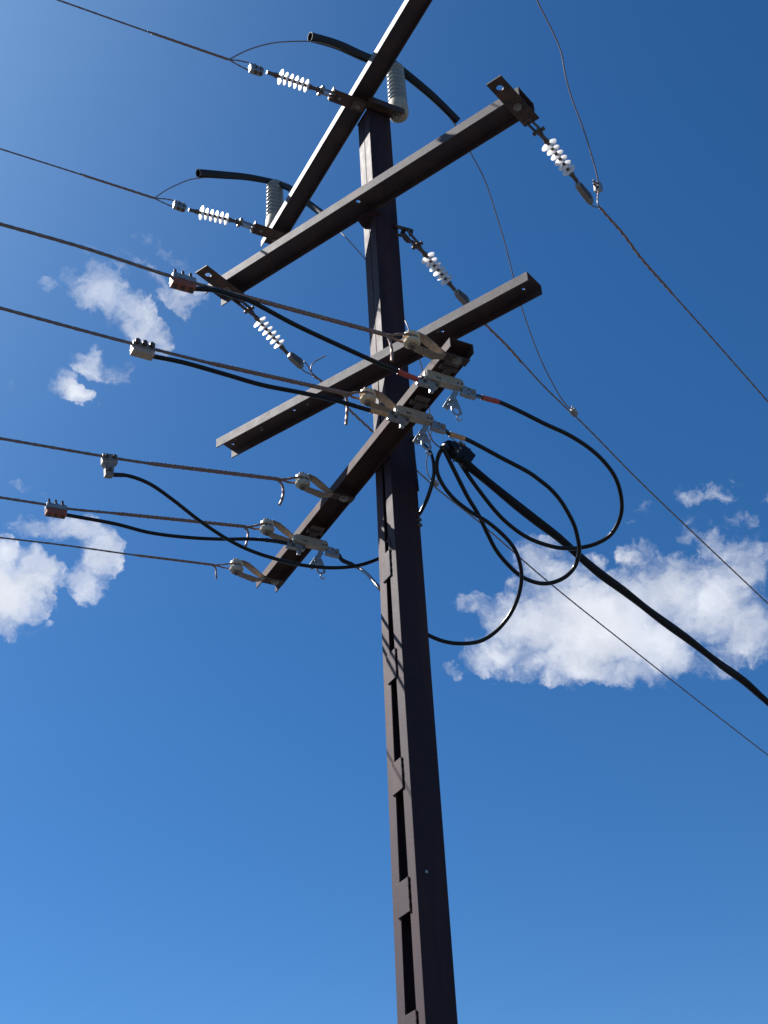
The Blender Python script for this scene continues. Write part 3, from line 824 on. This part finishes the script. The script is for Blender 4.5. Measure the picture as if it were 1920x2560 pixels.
# ------------------------------------------------------------------ connectors
def pg_connector(a, q0, q1, label, low, side_bolts=False):
    A, B = mapL(a, [q0, q1]); ax = unit(B-A); s = uL; u = unit(np.cross(s, ax)); u = u if u[2] > 0 else -u
    c = (A+B)/2; hl = np.linalg.norm(B-A)/2
    o = thing('wire_connector', c, label, 'connector', 'parallel groove connectors on the left wires')
    b = MB(); b.box(c+u*.010, (ax, s, u), (hl, .026, .017)); b.build('upper_jaw', 'galvanised', o, bevel=.004)
    b = MB(); b.box(c-u*.026, (ax, s, u), (hl*.985, .027, .017)); b.build('lower_jaw', low, o, bevel=.004)
    b = MB()
    b.box(c-u*.008, (ax, s, u), (hl*1.02, .030, .0035)); b.build('spacer', 'weathered_alloy', o)
    for t in (-.66, 0, .66):
        p = c+ax*hl*t; b = MB()
        if side_bolts: b.hexbolt(p+u*.016-s*.045, p+u*.016+s*.03, .016)
        else:
            b.cyl(p-u*.052, p+u*.068, .0075, 8); b.hexbolt(p+u*.027, p+u*.040, .015); b.hexbolt(p-u*.052, p-u*.043, .012)
        b.build('bolt', 'hardware', o)
    return o, B, u
c1, e1, _ = pg_connector(aSP[0], (428, 696), (487, 712), 'connector with three upright bolts near the upper left cloud', 'red_plastic')
c2, e2, _ = pg_connector(aSP[1], (329, 866), (384, 881), 'tan connector with three round bolt heads on its side', 'tan_block', True)
c4, e4, _ = pg_connector(aSP[3], (114, 1270), (165, 1278), 'small connector with a bright red lower jaw near the left edge', 'red_plastic')
# tap block on the third wire
aT = aSP[2]
zc = lambda pts: [(60+x*.1929, 1120+y*.1929) for x, y in pts]
tp = mapL(aT, zc([(1008, 84), (1200, 106), (1207, 200), (1160, 262), (1150, 380), (1045, 372), (1042, 258), (1004, 205)]))
o = thing('tap_block', tp[0], 'grey tap block hanging from the third wire from the bottom', 'connector')
b = MB(); b.prism(tp, uL*.036); b.build('block_body', 'weathered_alloy', o, bevel=.004)
b = MB(); b.prism(mapL(aT, zc([(1012, 195), (1205, 205), (1205, 216), (1012, 206)])), uL*.042); b.build('seam', 'tan_block', o)
for q in ((1060, 130), (1160, 140), (1100, 305)):
    b = MB(); p = mapL(aT, zc([q]))[0]; b.hexbolt(p-uL*.032, p+uL*.032, .012)
    b.build('bolt', 'hardware', o)

# ------------------------------------------------------------------ fuse switches under the lowest crossarm
ZA = lambda pts: [(960+x*.1929, 800+y*.1929) for x, y in pts]
def fuse_switch():
    ref = onh(1161.6, 970.7, 6.64)                 # near lower right corner of the body
    a = float((ref-Q) @ uL); n1 = float((ref-Q) @ nL); n0 = n1+.238
    o = thing('fuse_switch', ref, 'fuse switch fed by the red-taped cables, nearest the right end', 'fuse switch', 'fuse switches under the lowest crossarm')
    c = W(a+.024, (n0+n1)/2, 6.671); 
    b = MB()
    pts = []                                        # rounded far end
    for t in np.linspace(-90, 90, 7): pts.append(W(a+.024, n1+.02-.02*math.cos(R(t)), 6.671+.030*math.sin(R(t))))
    pts += [W(a+.024, n0-.012, 6.701), W(a+.024, n0, 6.690), W(a+.024, n0, 6.652), W(a+.024, n0-.012, 6.641)]
    b.prism(pts, uL*.048); b.build('body', 'fuse_body', o, bevel=.003)
    for x, y in ((690, 745), (725, 755), (960, 818), (1008, 830)):
        b = MB(); p = onp(*ZA([(x, y)])[0], W(a, 0, 0), uL); b.cyl(p-uL*.004, p+uL*.004, .006, 10)
        b.build('screw', 'hardware', o)
    def pxp(pts, off, th, name, m, bev=.0):
        b = MB(); b.prism([onp(*q, W(a+off, 0, 0), uL) for q in ZA(pts)], uL*th); return b.build(name, m, o, bevel=bev)
    # end cap lug
    b = MB(); b.prism([W(a+.012, n0+.004, 6.695), W(a+.034, n0+.004, 6.685), W(a+.034, n0+.004, 6.632), W(a+.020, n0+.004, 6.615), W(a+.012, n0+.004, 6.650)], nL*.006); b.build('end_cap', 'end_cream', o)
    pxp([(430, 780), (445, 738), (530, 742), (560, 790), (640, 832), (702, 850), (690, 897), (600, 872), (430, 826)], .03, .03, 'inlet_terminal', 'galvanised', .002)
    pxp([(592, 872), (642, 886), (642, 946), (592, 935)], .03, .02, 'terminal_tab', 'galvanised', .001)
    for x, y in ((515, 815), (470, 770), (672, 868)):
        b = MB(); p = onp(*ZA([(x, y)])[0], W(a+.03, 0, 0), uL); b.hexbolt(p-uL*.026, p+uL*.02, .010)
        b.build('bolt', 'hardware', o)
    pxp([(1000, 870), (1040, 868), (1105, 905), (1180, 918), (1186, 1028), (1105, 1006), (985, 962), (1000, 925)], .026, .026, 'outlet_terminal', 'galvanised', .002)
    for x, y in ((1145, 960), (1090, 915), (1085, 985)):
        b = MB(); p = onp(*ZA([(x, y)])[0], W(a+.026, 0, 0), uL); b.hexbolt(p-uL*.022, p+uL*.018, .011 if x == 1145 else .006)
        b.build('bolt', 'strap_rust', o)
    # swinging lever: flared clip and pull ring
    lv_ = pxp([(905, 900), (948, 925), (962, 955), (930, 1010), (905, 1060), (862, 1125), (832, 1165), (765, 1115), (800, 1055), (848, 990), (885, 950)], .022, .012, 'lever', 'galvanised', .001)
    pl = W(a+.04, 0, 0)
    b = MB(); b.ring_plate([onp(*q, pl, uL) for q in ZA([(925, 1010), (955, 1055), (985, 1125), (1014, 1222), (1000, 1232), (950, 1240), (905, 1220), (872, 1170), (868, 1110), (880, 1060)])],
                           onp(*ZA([(938, 1180)])[0], pl, uL), .0185, uL*.004)
    b.build('pull_ring', 'galvanised', o)
    b = MB(); b.tube([onp(*q, pl, uL) for q in ZA([(975, 1235), (950, 1250), (940, 1275), (965, 1298), (990, 1306), (1004, 1292), (996, 1278)])], .0042, 8, .01)
    b.build('hook', 'galvanised', o, smooth=True)
    b = MB()
    for x, y in ((850, 1050), (885, 1045), (825, 1110)):
        p = onp(*ZA([(x, y)])[0], W(a+.015, 0, 0), uL); b.hexbolt(p-uL*.012, p+uL*.012, .006)
    b.build('spring_clip', 'galvanised', o)
    # mounting bracket on the arm's underside
    b = MB(); b.box(W(a-.03, .09, 6.722), (uL, nL, Z), (.016, .055, .006)); b.box(W(a-.075, .09, 6.724), (uL, nL, Z), (.020, .045, .004)); b.box(W(a-.01, .09, 6.709), (uL, nL, Z), (.03, .02, .008))
    b.build('mounting_bracket', 'hardware', o, bevel=.001)
    return o, ref
f1, ref1 = fuse_switch()
def copy_thing(src, loc, label):
    r_ = src.copy(); scene.collection.objects.link(r_); r_.location = tuple(map(float, loc)); r_['label'] = label
    for ch in [c for c in scene.collection.objects if c.parent == src]:
        c = ch.copy(); scene.collection.objects.link(c); c.parent = r_
    return r_
ref2 = onh(1086, 1057.5, 6.64); ref3 = onh(821.8, 1372.6, 6.64)
copy_thing(f1, ref2, 'fuse switch fed by the tan-taped cables, at the pole')
copy_thing(f1, ref3, 'fuse switch left of the pole, with grey sleeved cables')
d2, d3 = ref2-ref1, ref3-ref1

# ------------------------------------------------------------------ insulated cables
rC = .0130
def cable(pts, label, tapes=(), r=rC, group='black insulated cables'):
    o = thing('insulated_cable', pts[0], label, 'cable', group)
    b = MB(); b.tube(pts, r, 14, .02); b.build('sheath', 'black_cable', o, smooth=True)
    for tp, m_ in tapes:
        b = MB(); b.tube(tp, lambda t: r*(1.16+.05*math.sin(t*19)), 14, .01, smooth=True); b.build('tape_wrap', m_, o, smooth=True)
    return o
def pts_dep(px, d): return [dpt(x, y, q) for (x, y), q in zip(px, d)]
def between(px, A, B, k0=True):
    return curve_dep(px, dep(A), dep(B))
in1 = onp(*ZA([(445, 775)])[0], W(float((ref1-Q) @ uL)+.03, 0, 0), uL); in2 = in1+d2; in3 = in1+d3
out1 = onp(*ZA([(1180, 982)])[0], W(float((ref1-Q) @ uL)+.026, 0, 0), uL); out2 = out1+d2; out3 = out1+d3
s0 = e1-Z*.026
P = between([pr(s0), (545, 727), (588, 741), (619, 750), (737.5, 812), (864, 871), (948.5, 909), (995, 928), (1022, 940), pr(in1)], s0, in1)
cable(P, 'black cable from the bolted connector near the cloud to the red-taped switch', [(P[7:10], 'red_tape')])
s0 = e2-Z*.028
P = between([pr(s0), (457, 906), (560, 935), (653, 962), (758.6, 983), (843, 1002), (925, 1026), (950, 1031), pr(in2)], s0, in2)
cable(P, 'black cable from the tan connector to the tan-taped switch', [(P[6:9], 'tan_tape')])
s0 = e4-Z*.026
P = between([pr(s0), (289, 1310), (376, 1332), (480, 1344.5), (560, 1348), (620, 1347.5), (663, 1350), (690, 1353), pr(in3)], s0, in3)
cable(P, 'black cable from the red-jawed connector to the leftmost switch', [(P[6:9], 'guard_rubber')], r=.0115)
# bundle and its anchor, right of the pole
A0 = onY(1107, 1112, 6.70); nBd = uB
mB = lambda pts: [onp(*q, A0, nBd) for q in pts]
bx = mB([(1150, 1146), (1180, 1172), (1230, 1213), (1290, 1262), (1345, 1305), (1400, 1347), (1450, 1392), (1500, 1434), (1560, 1478), (1640, 1540), (1720, 1598), (1800, 1660), (1860, 1703), (1920, 1756)])
bd = thing('bundled_cable', bx[0], 'thick twisted black cable bundle running down to the right edge', 'cable')
e = ext(bx[-1], bx[-1]-bx[-3], 6, 20, .001)
b = MB(); b.tube(bx+e[:1], .0275, 16, .03, 2, .95, .10); b.tube(e, .026, 10, .3, smooth=False); b.build('twisted_cores', 'bundle_black', bd, smooth=True)
# anchor clamp
an = thing('anchor_clamp', A0, 'black wedge clamp gripping the upper end of the cable bundle', 'clamp')
ad = unit(bx[1]-bx[0]); asd = unit(np.cross(ad, Z)); au = np.cross(asd, ad)
qa = mB([(1113, 1103), (1135, 1108), (1160, 1120), (1183, 1142), (1172, 1158), (1150, 1153), (1133, 1142), (1113, 1122)])
b = MB(); b.prism(qa, uB*.05); b.build('clamp_shell', 'bundle_black', an, bevel=.006)
for q in ((1160, 1117), (1174, 1130)):
    b = MB(); p = mB([q])[0]; b.hexbolt(p, p+au*.022, .010); b.build('bolt', 'hardware', an)
for q in ((1137, 1142), (1155, 1155)):
    b = MB(); p = mB([q])[0]; b.cyl(p, p-au*.035+uB*.01, .005, 8); b.build('bolt', 'hardware', an)
b = MB()
p = mB([(1144, 1113)])[0]; b.box(p-uB*.03, (ad, uB, au), (.018, .008, .007)); p = mB([(1133, 1133)])[0]; b.box(p-uB*.03, (ad, uB, au), (.010, .006, .008)); p = mB([(1140, 1126)])[0]; b.box(p-uB*.03, (ad, uB, au), (.008, .006, .006))
b.build('metal_tag', 'galvanised', an, bevel=.001)
b = MB(); tie0 = onh(1068, 1078, 6.735)
b.tube([dpt(1066, 1070, dep(tie0)), dpt(1083, 1104, dep(A0)-.02), dpt(1103, 1120, dep(A0)), mB([(1118, 1116)])[0]], .0042, 8)
b.tube([dpt(1120, 1088, dep(A0)-.1), dpt(1135, 1100, dep(A0)-.03), dpt(1150, 1113, dep(A0)-.02)], .003, 8)
b.build('tie_wire', 'conductor', an, smooth=True)

dA = dep(A0)
def z4(pts): return [(900+x*.4219, 700+y*.4219) for x, y in pts]
# outer loop: switch 1 -> bundle
px = [pr(out1)]+z4([(720, 695), (820, 722), (940, 775), (1100, 855), (1230, 915), (1350, 990), (1440, 1070), (1510, 1165), (1545, 1270), (1550, 1370), (1525, 1450), (1480, 1515), (1400, 1562), (1310, 1586), (1220, 1590), (1150, 1582), (1000, 1530), (850, 1420), (700, 1240), (600, 1095), (545, 1005), (520, 965)])+[(1126, 1110), (1140, 1122)]
d0 = dep(out1); n_ = len(px)
Pp = [dpt(x, y, d0+(dA-d0)*min(1, i/14)+.35*math.sin(math.pi*min(1, i/(n_-1)))) for i, (x, y) in enumerate(px)]
cable(Pp, 'outermost black loop, leaving the red-taped switch and curving round to the bundle', [([Pp[1]+(Pp[2]-Pp[1])*0, Pp[1]*.5+Pp[2]*.5, Pp[2]], 'red_tape')])
px = [pr(out2)]+z4([(530, 912), (620, 940), (720, 990), (830, 1050), (1000, 1140), (1060, 1183), (1130, 1240), (1190, 1310), (1230, 1375), (1270, 1455), (1290, 1530), (1300, 1600), (1290, 1650)])+[(1438, 1415), (1420, 1437), (1395, 1452), (1365, 1459), (1335, 1455), (1302, 1440), (1270, 1412), (1240, 1375), (1220, 1337), (1195, 1285), (1170, 1244), (1136, 1177), (1111, 1126), (1106, 1116), (1116, 1112)]
d0 = dep(out2); n_ = len(px)
Pp = [dpt(x, y, d0+(dA-d0)*min(1, i/14)+.25*math.sin(math.pi*min(1, i/(n_-1)))-.06*(i/(n_-1))) for i, (x, y) in enumerate(px)]
cable(Pp, 'middle black loop, leaving the tan-taped switch and crossing the bundle', [([Pp[1], Pp[1]*.5+Pp[2]*.5, Pp[2]], 'tan_tape')])
# third loop: switch 3 -> behind the pole -> right loop -> bundle
px_b = [pr(out3), (855, 1400), (890.6, 1416.5), (948.5, 1470.7)]
pb = [dpt(*px_b[0], dep(out3)), dpt(*px_b[1], dep(out3)+.02), dpt(*px_b[2], dep(out3)+.02), onY(948.5, 1470.7, 7.38)]
px_c = [(1000, 1535, 7.40), (1040, 1569, 7.42), (1067, 1586, 7.40)]
pc = [onY(*q) for q in px_c]
px_d = [(1108, 1603), (1150, 1609), (1200, 1603), (1238, 1580), (1274, 1538), (1296, 1490), (1304, 1445), (1299, 1405), (1285, 1370), (1255, 1335), (1216, 1303), (1174, 1278), (1132, 1244), (1103, 1205), (1092, 1175), (1094, 1145), (1104, 1123), (1114, 1114)]
dc = dep(pc[-1]); n_ = len(px_d)
pd = [dpt(x, y, dc+(dA-dc)*(i+1)/n_) for i, (x, y) in enumerate(px_d)]
cable(pb+pc+pd, 'black cable from the leftmost switch, passing behind the pole into the lowest loop', [([pb[0], pb[1], (pb[1]+pb[2])/2, pb[2]], 'guard_rubber')], r=.0122)
# tap cable: tap block -> behind the pole -> up to the bundle
lug = mapL(aT, [(280, 1187)])[0]
pxs = [(280, 1187), (309, 1187.5), (345.5, 1197), (380, 1213), (430, 1248), (500, 1302.6), (572, 1350), (626.6, 1376.7), (695, 1399), (753, 1412.5), (825.5, 1419.5), (890.6, 1414.7), (946.7, 1396.6)]
dl = dep(lug); de = dep(onY(946.7, 1396.6, 7.36))
pt_ = curve_dep(pxs, dl, de)+[onY(985, 1370, 7.42), onY(1025, 1325, 7.36), onY(1047, 1289, 7.15)]
pt_ += curve_dep([(1062, 1260), (1078, 1215), (1086, 1180), (1094, 1148), (1106, 1124), (1120, 1118)], dep(pt_[-1]), dA-.02)
cable(pt_, 'black cable sagging from the grey tap block and climbing right of the pole', [([pt_[0]-(pt_[1]-pt_[0])*.1, pt_[1]], 'guard_rubber')], r=.0112)
# short cable loop coming round the pole
pv = [W(.10, -.24, 6.62), onY(1033, 1099, 6.98), onY(1050, 1105, 6.85), onY(1066, 1117, 6.8), onY(1079, 1137, 6.78), onY(1084, 1163, 6.8), onY(1083, 1200, 6.83), onY(1070, 1245, 6.9), onY(1052, 1282, 7.0), onY(1040, 1302, 7.15), W(.1, -.22, 5.95)]
cable(pv, 'short black cable emerging right of the pole under the lowest crossarm', r=.0095)

for o_ in list(scene.collection.objects):
    if '_o' in o_: del o_['_o']
